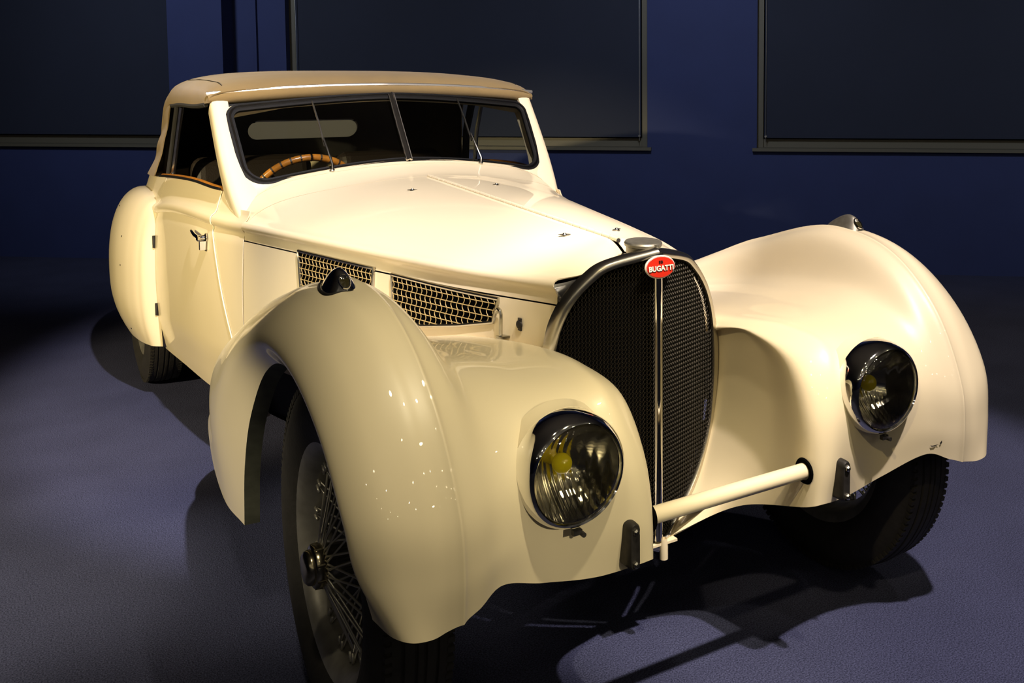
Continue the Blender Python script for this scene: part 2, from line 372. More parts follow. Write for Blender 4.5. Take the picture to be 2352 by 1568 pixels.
for sgn in (1, -1):
    G = []
    for q in np.linspace(0, 1, 70):
        row = []
        sec = np.array(bonnet_section(.5))
        n = len(sec)
        for j in range(n):
            fj = min(1, j / 25.0)
            y0 = float(bfront(fj)); y1 = 1.31 + .10 * fj ** 2
            y = y0 + (y1 - y0) * q ** 1.35; p = bonnet_section(y)[j]
            row.append((p[0], p[1], p[2] - bdrop(fj, y - y0)))
        G.append(row)
    o = MB().grid(np.array(G)).build('bonnet_panel', 'paint', CAR, mirror=(sgn < 0), sharp=50); fix_normals(o); solid(o, .003)
    for (lx, ly, lz) in ((.147, 1.076, 1.0015), (.077, .185, .9635)):
        l = MB(); c = np.array((lx * sgn, ly, lz))
        l.lathe([(.008, -.003), (.008, .002), (.0055, .004), (.004, .007), (.0, .0078)], c, (0, 0, 1), 16)
        a = math.radians(20 * sgn)
        R = np.array([[math.cos(a), -math.sin(a), 0], [math.sin(a), math.cos(a), 0], [0, 0, 1]])
        for t in (-1, 1):
            G2 = []
            for uu in np.linspace(.003, .016, 6):
                rr = .0042 * (1 - ((uu - .003) / .014) ** 2) + .001
                G2.append([c + R @ np.array([t * uu, rr * math.cos(b), .0035 + .35 * rr * math.sin(b)]) for b in np.linspace(0, 2 * PI, 10, endpoint=False)])
            l.grid(np.array(G2), closed_v=True)
        l.build('bonnet_latch', 'brushed', o, label='small winged nickel bonnet latch')
# hinge
hp = np.array([(0, y, float(zC(y)) + .0015) for y in np.linspace(.05, 1.315, 40)])
hg = MB().tube(hp, .0035, 8).build('bonnet_hinge', 'paint', CAR)
NK = 34; seg = np.linspace(.05, 1.315, NK + 1)
for k in range(NK):
    yy = np.linspace(seg[k] + .0018, seg[k + 1] - .0018, 4)
    MB().tube([(0, y, float(zC(y)) + .002) for y in yy], .0066, 10).build('hinge_knuckle', 'paint', hg)
MB().tube([(0, y, float(zC(y)) + .0005) for y in np.linspace(.05, 1.315, 30)], .0058, 8).build('hinge_gap', 'gap', hg)

# side panels under the bonnet with vents
@lru_cache(maxsize=None)
def sideX(y, z):
    w = float(wY(y)); d = float(zR(y)) - z
    if d < 0: return w - .025 - .25 * (-d)
    return w + .012 * math.sin(min(1, d / .55) * PI) - .035 * max(0, (d - .45) / .2) ** 1.5
VENTS = [[(1.055, .845), (.655, .843), (.655, .765), (1.03, .72)],
         [(.570, .838), (.168, .829), (.182, .771), (.300, .745), (.435, .722), (.555, .722)]]
for sgn in (1, -1):
    G = np.array([[(sideX(y, z), y, z) for z in np.linspace(.8335, .45, 30)] for y in np.linspace(-.02, 1.405, 90)])
    bs = MB().grid(G).build('bonnet_side', 'paint', CAR, mirror=(sgn < 0)); fix_normals(bs); solid(bs, .003)
    for vi, V in enumerate(VENTS):
        P = np.array(V)
        # black sheet painted for the recess's shade, frame and wire mesh of the vent
        c = P.mean(0); k = MB(); GG = []
        for y in np.linspace(P[:, 0].min() + 1e-4, P[:, 0].max() - 1e-4, 60):
            zs = []
            for i in range(len(P)):
                a, b = P[i], P[(i + 1) % len(P)]
                if (a[0] - y) * (b[0] - y) <= 0 and abs(a[0] - b[0]) > 1e-9: zs.append(a[1] + (b[1] - a[1]) * (y - a[0]) / (b[0] - a[0]))
            GG.append([(sgn * (sideX(y, z) + .0022), y, z) for z in np.linspace(min(zs), max(zs), 6)])
        o = k.grid(np.array(GG)).build('vent_shade_sheet', 'hole', bs, smooth=False); fix_normals(o)
        loop = []
        for i in range(len(P)):
            a, b = P[i], P[(i + 1) % len(P)]
            for t in np.linspace(0, 1, 8, endpoint=False): q = a + (b - a) * t; loop.append((sgn * (sideX(*q) + .003), q[0], q[1]))
        MB().tube(loop, .0052, 8, closed=True).build('vent_frame', 'nickel', bs, label='chrome vent frame')
        wm = MB(); y0, y1 = P[:, 0].min(), P[:, 0].max(); z0, z1 = P[:, 1].min(), P[:, 1].max()
        def inside(y, z):
            r = False; j = len(P) - 1
            for i in range(len(P)):
                if (P[i, 1] > z) != (P[j, 1] > z) and y < (P[j, 0] - P[i, 0]) * (z - P[i, 1]) / (P[j, 1] - P[i, 1]) + P[i, 0]: r = not r
                j = i
            return r
        pitch = .0165
        nh = int((z1 - z0) / pitch)
        sl = ((P[1, 1] - P[0, 1]) / (P[1, 0] - P[0, 0]))
        for h in range(-3, nh + 4):
            run = []
            for y in np.linspace(y0, y1, 90):
                z = z1 - h * pitch + sl * (y - P[0, 0]) * .6
                if inside(y, z): run.append((sgn * (sideX(y, z) + .0055), y, z))
                else:
                    if len(run) > 2: wm.tube(run, .00125, 4, caps=False)
                    run = []
            if len(run) > 2: wm.tube(run, .00125, 4, caps=False)
        nvv = int((y1 - y0) / .020)
        for h in range(nvv):
            run = []
            for z in np.linspace(z0, z1, 60):
                y = y0 + (h + .5) * .020 + .0034 * math.sin((z - z0) / pitch * PI)
                if inside(y, z): run.append((sgn * (sideX(y, z) + .0055), y, z))
                else:
                    if len(run) > 2: wm.tube(run, .00125, 4, caps=False)
                    run = []
            if len(run) > 2: wm.tube(run, .00125, 4, caps=False)
        o = wm.build('vent_mesh', 'mesh', bs); o['kind'] = 'stuff'
    # hook and lock in front of the vents
    h = MB(); x0 = sgn * (sideX(.14, .76) + .018)
    h.tube([(x0, .142, .742), (x0, .140, .775), (x0, .138, .797), (x0, .143, .806), (x0, .153, .809), (x0, .161, .803), (x0, .162, .797)], .0048, 8)
    h.box((x0 - sgn * .008, .142, .742), (.03, .02, .006)); h.build('bonnet_hook', 'brushed', bs, label='grey metal hook')
    h = MB(); x1 = sgn * (sideX(.105, .78) + .001); h.lathe([(.010, 0), (.010, .004), (.006, .007), (0, .007)], (x1, .102, .777), (sgn, -.2, 0), 16); h.box((x1, .102, .777), (.004, .014, .03)); h.build('bonnet_lock', 'darkmetal', bs)

# body: cowl, doors, tail
def side_section(y, zlist):
    return [(sideX(y, z), y, z) for z in zlist]
@lru_cache(maxsize=None)
def body_profile(y, ztop):
    """points from the top of the side down to the sill, with the belt moulding at zR"""
    w = float(wY(y)); zr = float(zR(y)); P = []
    zt = max(ztop, zr + .012)
    for t in np.linspace(1, 0, 8):
        z = zr + .03 + (zt - zr - .03) * t; P.append((w - .016 - .30 * (z - zr - .03), y, z))
    P += [(w - .010, y, zr + .018), (w + .001, y, zr + .010), (w + .006, y, zr + .002), (w + .0065, y, zr - .010), (w + .004, y, zr - .020), (w - .002, y, zr - .0255), (w - .002, y, zr - .034)]
    for z in np.linspace(zr - .05, .245, 26): P.append((sideX(y, z), y, z))
    return P
ztop = fn([1.5, 1.68, 1.9, 2.2, 2.5, 2.8, 3.2, 3.7, 4.15], [.99, .985, .992, .985, .968, .945, .93, .84, .65])
D0, D1 = 1.665, 2.49
for sgn in (1, -1):
    def dfront(i): z = zref[i]; return D0 - .46 * max(0, .86 - z)
    zref = [p[2] for p in body_profile(1.7, .985)]
    G = np.array([[body_profile(dfront(i) + (D1 - dfront(i)) * t, float(ztop(max(1.5, dfront(i) + (D1 - dfront(i)) * t))))[i] for i in range(len(zref))] for t in np.linspace(0, 1, 44)])
    d = MB().grid(G).build('door', 'paint', CAR, mirror=(sgn < 0)); fix_normals(d); solid(d, .02)
    # handle
    hx = sgn * (sideX(1.72, .81)); h = MB()
    h.lathe([(.016, 0), (.016, .004), (.011, .007), (.009, .020), (.011, .030), (.006, .034), (0, .034)], (hx, 1.715, .812), (sgn, 0, 0), 20)
    h.tube([(hx + sgn * .026, 1.715, .812), (hx + sgn * .030, 1.76, .816), (hx + sgn * .030, 1.81, .822), (hx + sgn * .028, 1.845, .824)], [.008, .007, .006, .005], 8)
    h.box((hx + sgn * .012, 1.715, .786), (.024, .022, .03)); h.build('door_handle', 'chrome', d, label='chrome lever door handle', sharp=30)
    for (hy, hz, hh) in ((2.497, .70, .05), (2.497, .42, .05)):
        k = MB(); k.tube([(sgn * (sideX(hy, hz) + .004), hy, hz - hh / 2), (sgn * (sideX(hy, hz) + .004), hy, hz + hh / 2)], .006, 8); k.build('door_hinge', 'darkmetal', d)
    k = MB(); k.tube([(sgn * (float(wY(y)) - .03), y, float(ztop(y)) + .003) for y in np.linspace(1.64, 2.5, 12)], .007, 8); k.build('door_cap', 'wood', d, label='varnished wood door capping')
    k = MB(); k.tube([(sgn * (float(wY(y)) - .018), y, float(ztop(y)) + .001) for y in np.linspace(1.64, 2.5, 12)], .005, 8); k.build('window_seal', 'gasket', d)
    k = MB(); k.tube([(sgn * (body_profile(dfront(i), .985)[i][0] + .0005), dfront(i) - .001, zref[i]) for i in range(0, 41)], .0032, 6); k.build('door_edge_bead', 'paint', d)
for sgn in (1, -1):
    G = []
    for t in np.linspace(0, 1, 20):
        row = []
        for i in range(len(zref)):
            y1 = dfront(i) - .007; y0 = 1.4125; y = y0 + (y1 - y0) * t; row.append(body_profile(y, .985 if y > 1.52 else .93)[i])
        G.append(row)
    o = MB().grid(np.array(G)).build('scuttle_side', 'paint', CAR, mirror=(sgn < 0), sharp=50); fix_normals(o); solid(o, .003)
rows = []
for q in np.linspace(0, 1, 24):
    row = []
    for j in list(range(-26, 0)) + list(range(27)):
        fj = min(1, abs(j) / 25.0); y0 = 1.313 + .10 * fj ** 2; y1 = 1.535 + .035 * fj
        y = y0 + (y1 - y0) * q; p = bonnet_section(y)[abs(j)]
        row.append((p[0] if j >= 0 else -p[0], p[1], p[2]))
    rows.append(row)
o = MB().grid(np.array(rows)).build('scuttle_top', 'paint', CAR, sharp=50); fix_normals(o); solid(o, .003)
bsh = MB()
ysb = np.linspace(D1 + .006, 4.15, 70)
def ring(y):
    P = body_profile(y, float(ztop(y))); p = P[0]; zc = p[2] + .05 * max(0, (1 - (y - 3.0) / 1.15)); k = np.clip((y - 2.9) / .2, 0, 1)
    top = [(p[0] * s_, y, p[2] + (zc - p[2]) * (1 - s_ * s_)) for s_ in np.linspace(1, -1, 25)][1:-1]
    return P, top
G = []
for y in ysb:
    P, top = ring(y)
    if y < 2.95: top = [(q[0], y, q[2] - .35) if abs(q[0]) < p_ else q for q in top for p_ in (P[0][0] * .97,)]
    G.append(list(reversed(P)) + top + [(-a, b, c) for a, b, c in P])
bsh.grid(np.array(G))
yl = ysb[-1]; L = G[-1]; c = np.mean(np.array(L), axis=0)
bsh.grid(np.array([[np.array(q) + (c + np.array([0, .07, 0]) - np.array(q)) * t + np.array([0, .05 * math.sin(t * PI), 0]) for q in L] for t in np.linspace(0, 1, 8)]))
body = bsh.build('rear_body', 'paint', CAR, sharp=50); fix_normals(body); solid(body, .003)
# dark inner structure and floor pan behind seams
inn = MB()
for sgn in (1, -1):
    G = np.array([[(sgn * (sideX(y, z) - .032 - (.0 if y > 1.45 else .01)), y, z) for z in np.linspace(.93, .25, 16)] for y in np.linspace(.12, 4.0, 60)])
    G[:, :, 2] = np.minimum(G[:, :, 2], np.where(G[:, :, 1] < 1.5, .86, .95))
    inn.grid(G)
G = np.array([[(s * (sideX(y, .26) - .03), y, .25) for s in np.linspace(-1, 1, 9)] for y in np.linspace(.3, 4.0, 30)]); inn.grid(G)
inn.build('inner_tub', 'lining', CAR, label='dark inner tub and floor pan')
ch = MB()
for sgn in (1, -1): ch.tube([(sgn * .28, -.2, .42), (sgn * .30, .6, .36), (sgn * .40, 1.6, .30), (sgn * .45, 3.2, .34), (sgn * .4, 3.9, .4)], .035, 8)
ch.tube([(-.66, 0, .37), (-.3, 0, .36), (.3, 0, .36), (.66, 0, .37)], .028, 10)
ch.tube([(-.66, 2.975, .37), (.66, 2.975, .37)], .05, 10); ch.tube([(-.60, -.13, .33), (.60, -.13, .33)], .013, 8); ch.tube([(.62, -.05, .30), (.38, .55, .34), (.30, .9, .38)], .015, 8); ch.tube([(-.62, -.05, .30), (-.38, .55, .34), (-.30, .9, .38)], .015, 8)
ch.build('chassis_frame', 'darkmetal', CAR, label='dark chassis rails and axles')
eng = MB(); eng.box((0, .55, .55), (.40, 1.0, .5)); eng.build('engine_block', 'black', CAR, label='dark engine block under the bonnet')

# ------------------------------------------------------------------ front fenders
FC = [
 # u0 arch edge ... inner face to the radiator ; v0 front bottom ... v9 tail bottom
 [(.768,-.402,.447),(.786,-.376,.540),(.791,-.355,.615),(.794,-.27,.712),(.796,-.15,.768),(.798,.02,.785),(.798,.20,.730),(.796,.37,.590),(.792,.485,.420),(.787,.535,.262)],
 [(.753,-.462,.439),(.795,-.425,.530),(.810,-.400,.620),(.819,-.31,.735),(.825,-.175,.812),(.828,.03,.838),(.828,.32,.755),(.824,.58,.610),(.812,.74,.430),(.785,.80,.232)],
 [(.716,-.487,.431),(.744,-.472,.525),(.755,-.453,.630),(.765,-.362,.772),(.772,-.222,.873),(.777,.00,.912),(.777,.32,.838),(.773,.64,.715),(.776,.98,.520),(.762,1.12,.258)],
 [(.668,-.483,.430),(.671,-.487,.520),(.674,-.474,.620),(.683,-.388,.786),(.692,-.245,.902),(.703,-.03,.948),(.702,.30,.880),(.700,.62,.770),(.712,1.02,.590),(.738,1.28,.318)],
 [(.608,-.474,.447),(.606,-.478,.525),(.606,-.466,.625),(.612,-.380,.778),(.618,-.240,.886),(.622,-.02,.927),(.620,.30,.852),(.628,.62,.745),(.648,1.05,.590),(.680,1.40,.318)],
 [(.553,-.450,.464),(.550,-.455,.535),(.550,-.443,.632),(.553,-.372,.745),(.554,-.235,.812),(.556,-.01,.812),(.560,.30,.762),(.578,.62,.682),(.605,1.08,.575),(.635,1.44,.310)],
 [(.445,-.408,.420),(.440,-.420,.525),(.437,-.420,.632),(.432,-.362,.738),(.428,-.225,.778),(.436,0,.770),(.462,.30,.737),(.508,.62,.660),(.568,1.10,.555),(.612,1.45,.300)],
 [(.320,-.408,.398),(.322,-.428,.510),(.326,-.428,.625),(.330,-.368,.738),(.325,-.230,.770),(.318,-.01,.758),(.370,.30,.724),(.450,.62,.645),(.537,1.12,.545),(.595,1.46,.295)],
 [(.236,-.432,.412),(.246,-.440,.505),(.256,-.430,.615),(.282,-.372,.738),(.280,-.240,.769),(.258,-.02,.753),(.325,.30,.718),(.415,.62,.630),(.515,1.13,.535),(.585,1.47,.290)],
 [(.208,-.412,.405),(.213,-.418,.500),(.218,-.400,.608),(.231,-.330,.722),(.242,-.190,.752),(.238,-.03,.738),(.305,.30,.700),(.395,.62,.610),(.495,1.13,.520),(.57,1.47,.285)],
 [(.180,-.215,.345),(.205,-.265,.445),(.225,-.255,.560),(.245,-.205,.690),(.248,-.115,.738),(.235,.0,.715),(.295,.30,.680),(.385,.62,.590),(.485,1.13,.505),(.56,1.47,.282)],
 [(.036,-.105,.262),(.148,-.045,.345),(.228,-.014,.490),(.256,.000,.650),(.256,.002,.720),(.240,.04,.690),(.285,.30,.66),(.375,.62,.57),(.475,1.13,.49),(.55,1.47,.28)],
]
FENDERS = []
def ufender(nu, nv):
    A = np.array(FC); G = loft(A, nu, nv)
    su = np.r_[0, np.cumsum(np.mean(np.linalg.norm(np.diff(loft_v(A, nv), axis=0), axis=2), axis=1) ** .75)]
    return A, G, su
def loft_v(A, nv):
    sv = np.r_[0, np.cumsum(np.mean(np.linalg.norm(np.diff(A, axis=1), axis=2), axis=0) ** .75)]
    return np.array([crom(A[i], np.linspace(0, sv[-1], nv), sv) for i in range(len(A))])
for sgn in (1, -1):
    NU, NV = 300, 110
    A = np.array(FC); G = loft(A, NU, NV)
    su = np.r_[0, np.cumsum(np.mean(np.linalg.norm(np.diff(loft_v(A, NV), axis=0), axis=2), axis=1) ** .75)]
    u = np.linspace(0, su[-1], NU)
    # raised crown ridge: surface displaced along its normal around the rib line
    du = np.gradient(G, axis=0); dv = np.gradient(G, axis=1); nn = np.cross(du, dv); nn /= np.linalg.norm(nn, axis=2)[:, :, None] + 1e-9
    if nn[NU // 4, 30, 2] < 0: nn = -nn
    iu = int(np.argmin(np.abs(u - su[3]))); vv = np.linspace(0, 1, NV); fade = np.clip((.62 - vv) / .08, 0, 1)
    dist = np.linalg.norm(G - G[iu][None], axis=2); side = np.sign(np.arange(NU) - iu)[:, None]
    prof = .0058 * np.exp(-(dist / .0075) ** 1.3) - .0030 * np.exp(-((dist - .03) / .017) ** 2) * (side < 0)
    prof[np.abs(np.arange(NU) - iu) > 50] = 0
    G = G + nn * (prof * fade[None])[:, :, None]
    fm = MB().grid(G); keep = []
    for q in fm.f:
        c_ = np.mean([fm.v[i] for i in q], axis=0)
        if not ((c_[0] - .403) ** 2 + (c_[2] - .6414) ** 2 < .095 ** 2 and c_[1] < -.3): keep.append(q)
    fm.f = keep
    o = fm.build('front_fender', 'paint', CAR, mirror=(sgn < 0), sharp=None); fix_normals(o); FENDERS.append(o)
    solid(o, .004)
    e = G[0]; lip = np.array([e, e + np.array([-.012, 0, 0]), e + np.array([-.034, 0, 0])])
    cen = np.array([0, .02, .40])
    for k, w in ((1, -.004), (2, -.010)):
        dvec = e - cen; dvec[:, 0] = 0; dvec /= np.linalg.norm(dvec, axis=1)[:, None]; lip[k] = lip[k] + dvec * w
    MB().grid(lip if sgn > 0 else mx(lip)).build('arch_lip', 'liplining', o, label='dull grey-green folded lip of the wheel arch')

# ------------------------------------------------------------------ radiator
_radW = fn([.262, .275, .30, .355, .463, .55, .63, .70, .755, .80, .85, .89, .92, .945], [.0, .03, .062, .128, .199, .219, .226, .224, .217, .204, .178, .142, .098, .0])
def radW(z): return float(_radW(z))
zz = np.concatenate([np.linspace(.262, .30, 8), np.linspace(.32, .90, 40), np.linspace(.905, .945, 12)])
half = [(radW(z), z) for z in zz]
loop = [(-x, z) for x, z in half] + [(x, z) for x, z in reversed(half)][1:-1]
loop = np.array(loop); cz = .62
def gy(x): return -.122 + .40 * abs(x)
def scaled(k):  # outline offset outwards by k metres
    d = np.roll(loop, -1, 0) - np.roll(loop, 1, 0); n = np.stack([-d[:, 1], d[:, 0]], -1); n /= np.linalg.norm(n, axis=1)[:, None] + 1e-9
    if np.sum(n * (loop - np.array([0, cz]))) < 0: n = -n
    return loop + n * k
rows = []
for k, dy in ((-.002, .012), (.000, .000), (.004, -.007), (.010, -.008), (.017, -.005), (.022, .003), (.023, .02)):
    q = scaled(k); rows.append([(x, gy(min(abs(x), .23)) + dy, z) for x, z in q])
sh = MB().grid(np.array(rows), closed_v=True)
rs = sh.build('radiator_shell', 'nickel', CAR, label='chrome horseshoe radiator shell'); fix_normals(rs)
# chrome spandrel from the lip back to the bonnet
zlip = fn([0, .05, .085, .118, .160, .192], [.9555, .948, .935, .917, .887, .852])
xlip = fn([.737, .755, .80, .852], [.238, .236, .223, .192])
def bside(f): return crom(np.array([(.207, .006, .883), (.203, -.018, .868), (.206, -.032, .845), (.218, -.030, .80), (.236, -.022, .738)]), [f * 4], [0, 1, 2, 3, 4])
sp = MB()
rows = []
for t in np.linspace(0, 1, 16):
    row = []
    for s in np.linspace(-1, 1, 61):
        j = abs(s)
        # front: lip outline from the top centre down the sides ; back: bonnet front edge and down
        if j < .5:
            f = j / .5; xf = .192 * f; zf = float(zlip(xf))
            sec = np.array(bonnet_section(float(bfront(f)))); b = sec[int(round(f * 27))] - np.array([0, .001, .003 + bdrop(f, 0)])
        else:
            f = (j - .5) / .5; zf = float(zlip(.192)) - .115 * f; xf = float(xlip(zf))
            b = np.array(bside(f)[0])
        yf = gy(min(xf, .23)) + .003
        a = np.array([xf, yf, zf]); bb = np.array([b[0], b[1] + .004, b[2]])
        p = a + (bb - a) * t; sag = .005 * math.sin(t * PI); p = p - np.array([0, -sag * .3, sag])
        row.append((p[0] * (1 if s > 0 else -1), p[1], p[2]))
    rows.append(row)
o = sp.grid(np.array(rows)).build('shell_spandrel', 'darknickel', rs); fix_normals(o)
# grille mesh: zig-zag wires in each half, dark core behind
core = MB(); q = scaled(-.001)
core.grid(np.array([[(x * t, gy(x * t) + .022, cz + (z - cz) * t) for x, z in q] for t in np.linspace(0, 1, 8)]), closed_v=True)
core.build('radiator_core', 'hole', rs)
def radInside(x, z): return .268 < z < .94 and abs(x) < radW(z) - .001
for sgn in (1, -1):
    g = MB(); px, pz = .0078, .0105
    for c in range(1, 30):
        for ph in (0, 1):
            run = []
            for r in range(int(.70 / (pz / 2))):
                z = .26 + r * pz / 2
                x = c * px + (px * .5) * (.5 if (r + ph) % 2 else -.5)
                if abs(x) > .008 and radInside(x, z): run.append((sgn * x, gy(x) + (.004 if ph else .0), z))
                else:
                    if len(run) > 1: g.tube(run, .0008, 4, caps=False)
                    run = []
            if len(run) > 1: g.tube(run, .0008, 4, caps=False)
    o = g.build('grille_mesh', 'grillewire', rs, smooth=False); o['kind'] = 'stuff'
bar = MB(); G = []
for z in np.linspace(.272, .905, 24): G.append([(.0105 * math.cos(a), -.124 - .008 * math.sin(a), z) for a in np.linspace(0, PI, 9)] + [(-.0105, -.114, z), (.0105, -.114, z)])
bar.grid(np.array(G), closed_v=True); bar.build('grille_bar', 'chrome', rs, label='chrome centre bar of the grille', sharp=50)
ft = MB(); ft.lathe([(0, -.05), (.010, -.05), (.010, -.02), (.008, 0)], (.012, -.128, .275), (0, 0, 1), 12); ft.box((0, -.105, .262), (.10, .05, .006)); ft.build('shell_foot', 'paint', rs)
cap = empty('tmp'); bpy.data.objects.remove(cap)
cm = MB(); cm.lathe([(.040, -.020), (.041, -.004), (.0445, -.002), (.0455, .004), (.043, .008), (.0, .0095)], (0, -.060, .968), (0, -.06, 1), 40)
cm = cm.build('radiator_cap', 'pewter', CAR, label='grey metal round radiator cap')
for ang in (12, 192):
    a = math.radians(ang - 90); k = MB(); k.tube([(.0465 * math.cos(a), -.060 + .0465 * math.sin(a), .947), (.0465 * math.cos(a), -.060 + .0465 * math.sin(a), .972)], .0075, 8); k.build('cap_lug', 'pewter', cm)
# badge
BC = np.array([0, -.131, .925]); tilt = math.radians(-4)
def bpt(x, z, d): return BC + np.array([x * 1.08, -d + z * math.tan(-tilt), z * 1.06])
bd = MB(); N = 64
def oval(a, b): return [(a * math.cos(t), b * math.sin(t)) for t in np.linspace(0, 2 * PI, N, endpoint=False)]
bd.grid(np.array([[bpt(x, z, d) for x, z in oval(a, b)] for a, b, d in ((.030, .018, -.004), (.0375, .0245, -.004), (.0385, .0255, 0), (.037, .024, .002), (.0, .0, .0028))]), closed_v=True)
bd = bd.build('badge', 'white', CAR, label='oval red and white enamel badge'); fix_normals(bd)
k = MB(); k.grid(np.array([[bpt(x, z, d) for x, z in oval(a, b)] for a, b, d in ((.0352, .0222, .0015), (.0350, .0220, .0035), (.0, .0, .0045))]), closed_v=True); o = k.build('badge_field', 'red', bd); fix_normals(o)
k = MB()
for t in np.linspace(0, 2 * PI, 60, endpoint=False): k.lathe([(.00062, 0), (.00062, .0006), (0, .0009)], bpt(.0364 * math.cos(t), .0234 * math.sin(t), .0022), (0, -1, 0), 6)
k.build('badge_beading', 'red', bd)
def text(body, size, x, z, d, material, name, mirror=False, off=.0006, sx=1.0):
    cu = bpy.data.curves.new(name, 'FONT'); cu.body = body; cu.size = size; cu.align_x = 'CENTER'; cu.align_y = 'CENTER'; cu.extrude = .0004; cu.offset = off; cu.resolution_u = 3
    t = bpy.data.objects.new(name, cu); COL.objects.link(t); dg = bpy.context.evaluated_depsgraph_get(); me = bpy.data.meshes.new_from_object(t.evaluated_get(dg)); bpy.data.objects.remove(t)
    for v in me.vertices:
        p = v.co; v.co = Vector(bpt(x + (-p.x if mirror else p.x) * sx, z + p.y, d + p.z))
    me.materials.clear(); return link(name, me, material, bd, smooth=False)
text('BUGATTI', .0158, .0007, -.0035, .0050, 'lettershadow', 'badge_letter_shadow', off=.0007, sx=.98)
text('BUGATTI', .0158, 0, -.0027, .0056, 'white', 'badge_letters', off=.0005, sx=.98)
text('E', .0085, -.0030, .0112, .0052, 'lettershadow', 'badge_monogram', mirror=True, off=.0002)
text('B', .0085, .0024, .0112, .0052, 'lettershadow', 'badge_monogram', off=.0002)

# ------------------------------------------------------------------ lamps
for sgn in (1, -1):
    c = np.array([sgn * .403, -.4627, .6414 + (.008 if sgn > 0 else -.0055)]); ax = np.array([-sgn * .02, -1, -.02]); ax /= np.linalg.norm(ax)
    hb = MB(); hb.lathe([(.1150, -.090), (.1105, -.072), (.1092, -.064), (.1086, -.058), (.103, -.058)], c, ax, 64); hb = hb.build('headlamp', 'paint', CAR, label='round headlamp with clear fluted lens and yellow bulb'); fix_normals(hb)
    r = MB(); r.lathe([(.107, -.060), (.1085, -.056), (.1087, -.030), (.1065, -.016), (.1015, -.004), (.0970, .002), (.0945, .0035), (.0918, .001), (.0913, -.006)], c, ax, 64); o = r.build('headlamp_rim', 'chrome', hb, label='chrome headlamp rim'); fix_normals(o)
    r = MB(); r.lathe([(.0916, -.002)] + [(.0913 * math.cos(t), -.001 + .020 * math.sin(t)) for t in np.linspace(.05, PI / 2, 12)], c, ax, 64); o = r.build('headlamp_lens', 'lens', hb); fix_normals(o)
    r = MB(); pr = [(.0910 * t, -.010 - .080 * (1 - t * t)) for t in np.linspace(1, 0, 18)]
    # fluted reflector
    e1 = np.cross(ax, (0, 0, 1)); e1 /= np.linalg.norm(e1); e2 = np.cross(e1, ax); G = []
    for a in np.linspace(0, 2 * PI, 160, endpoint=False):
        row = []
        for R_, h in pr:
            px_ = R_ * math.cos(a); pz_ = R_ * math.sin(a)
            f = .0012 * math.cos(px_ / .0075 * PI) * min(1, R_ / .03)
            row.append(c + ax * (h + f) + e1 * px_ + e2 * pz_)
        G.append(row)
    o = r.grid(np.array(G), closed_u=True).build('headlamp_reflector', 'reflector', hb, sharp=None); fix_normals(o)
    r = MB(); b0 = c + ax * -.063; r.lathe([(.010, -.03), (.010, -.01)] + [(.0195 * math.cos(t), .0195 * math.sin(t)) for t in np.linspace(-1.0, PI / 2, 12)], b0, ax, 28); r.build('headlamp_bulb', 'yellow', hb, label='yellow bulb')
    # lens flutes
    for x in np.linspace(-.065, .065, 11):
        hh = math.sqrt(max(0, .082 ** 2 - x * x)); P = []
        for z in np.linspace(-hh, -hh * .12, 12):
            R2 = math.sqrt(x * x + z * z) / .0913; P.append(c + ax * (-.001 + .020 * math.sqrt(max(0, 1 - R2 * R2)) - .0012) + e1 * x + e2 * z)
        MB().tube(P, .0007, 5).build('lens_flute', 'flute', hb)
    r = MB(); r.box(c + np.array([0, .010, -.112]), (.018, .010, .010)); r.lathe([(.0048, -.010), (.0048, .012), (0, .012)], c + np.array([.009, .010, -.116]), (0, -1, 0), 10); r.build('rim_screw', 'darkmetal', hb)
    # side lamp on the crown
    sl = MB(); G = []
    L = [(-.064, .0, .003), (-.060, .016, .012), (-.052, .023, .026), (-.040, .0265, .038), (-.022, .0275, .043), (.0, .0265, .039), (.028, .021, .027), (.055, .012, .013), (.070, .0, .003)]
    L = crom(np.array(L), 28)
    crest = fn([-.2, -.12, -.03, .06, .15], [.917, .939, .9455, .9445, .928])
    X0 = sgn * .703
    for (y, hw, h) in L:
        zb = float(crest(y)) - .006; row = []; hw = max(hw, .0006)
        for a in np.linspace(-1, 1, 25):
            k = abs(a); prof = max(0, 1 - k ** 1.9) ** .85
            row.append((X0 + hw * (a if k < .999 else a * 1.0) * (1 + .20 * k ** 4), y - .012, zb + h * prof - 5.0 * (hw * a) ** 2))
        G.append(row)
    sl = MB().grid(np.array(G)).build('side_lamp', 'chrome' if sgn < 0 else 'pewter', CAR, label='teardrop side lamp on the fender crown'); fix_normals(sl)
    r = MB(); rim = [(X0 + 1.2 * hw + .0015, y - .012, float(crest(y)) - .004 - 5.0 * (1.2 * hw) ** 2) for (y, hw, h) in L]
    rim2 = [(2 * X0 - x, y, z) for x, y, z in reversed(rim[1:-1])]
    r.tube(rim + rim2, .0040, 8, closed=True); r.build('lamp_base', 'darkmetal' if sgn < 0 else 'brushed', sl)
    r = MB(); G = []
    for t in np.linspace(0, 1, 6):
        G.append([(X0 + .0095 * t * math.cos(a), -.0655 - .003 * (1 - t) + .010 * math.sin(a) * t, float(crest(-.065)) + .0165 + .0115 * t * math.sin(a)) for a in np.linspace(0, 2 * PI, 20, endpoint=False)])
    r.grid(np.array(G), closed_v=True); o = r.build('side_lamp_lens', 'amber', sl); fix_normals(o)
    r = MB(); r.tube([(X0 + .0102 * math.cos(a), -.0655 + .0108 * math.sin(a), float(crest(-.065)) + .0165 + .0122 * math.sin(a)) for a in np.linspace(0, 2 * PI, 24, endpoint=False)], .0022, 6, closed=True); r.build('lens_bezel', 'chrome', sl)
    # overrider
    ov = MB(); out = rrect(-.0125, .0125, -.047, .047, .012, 7)
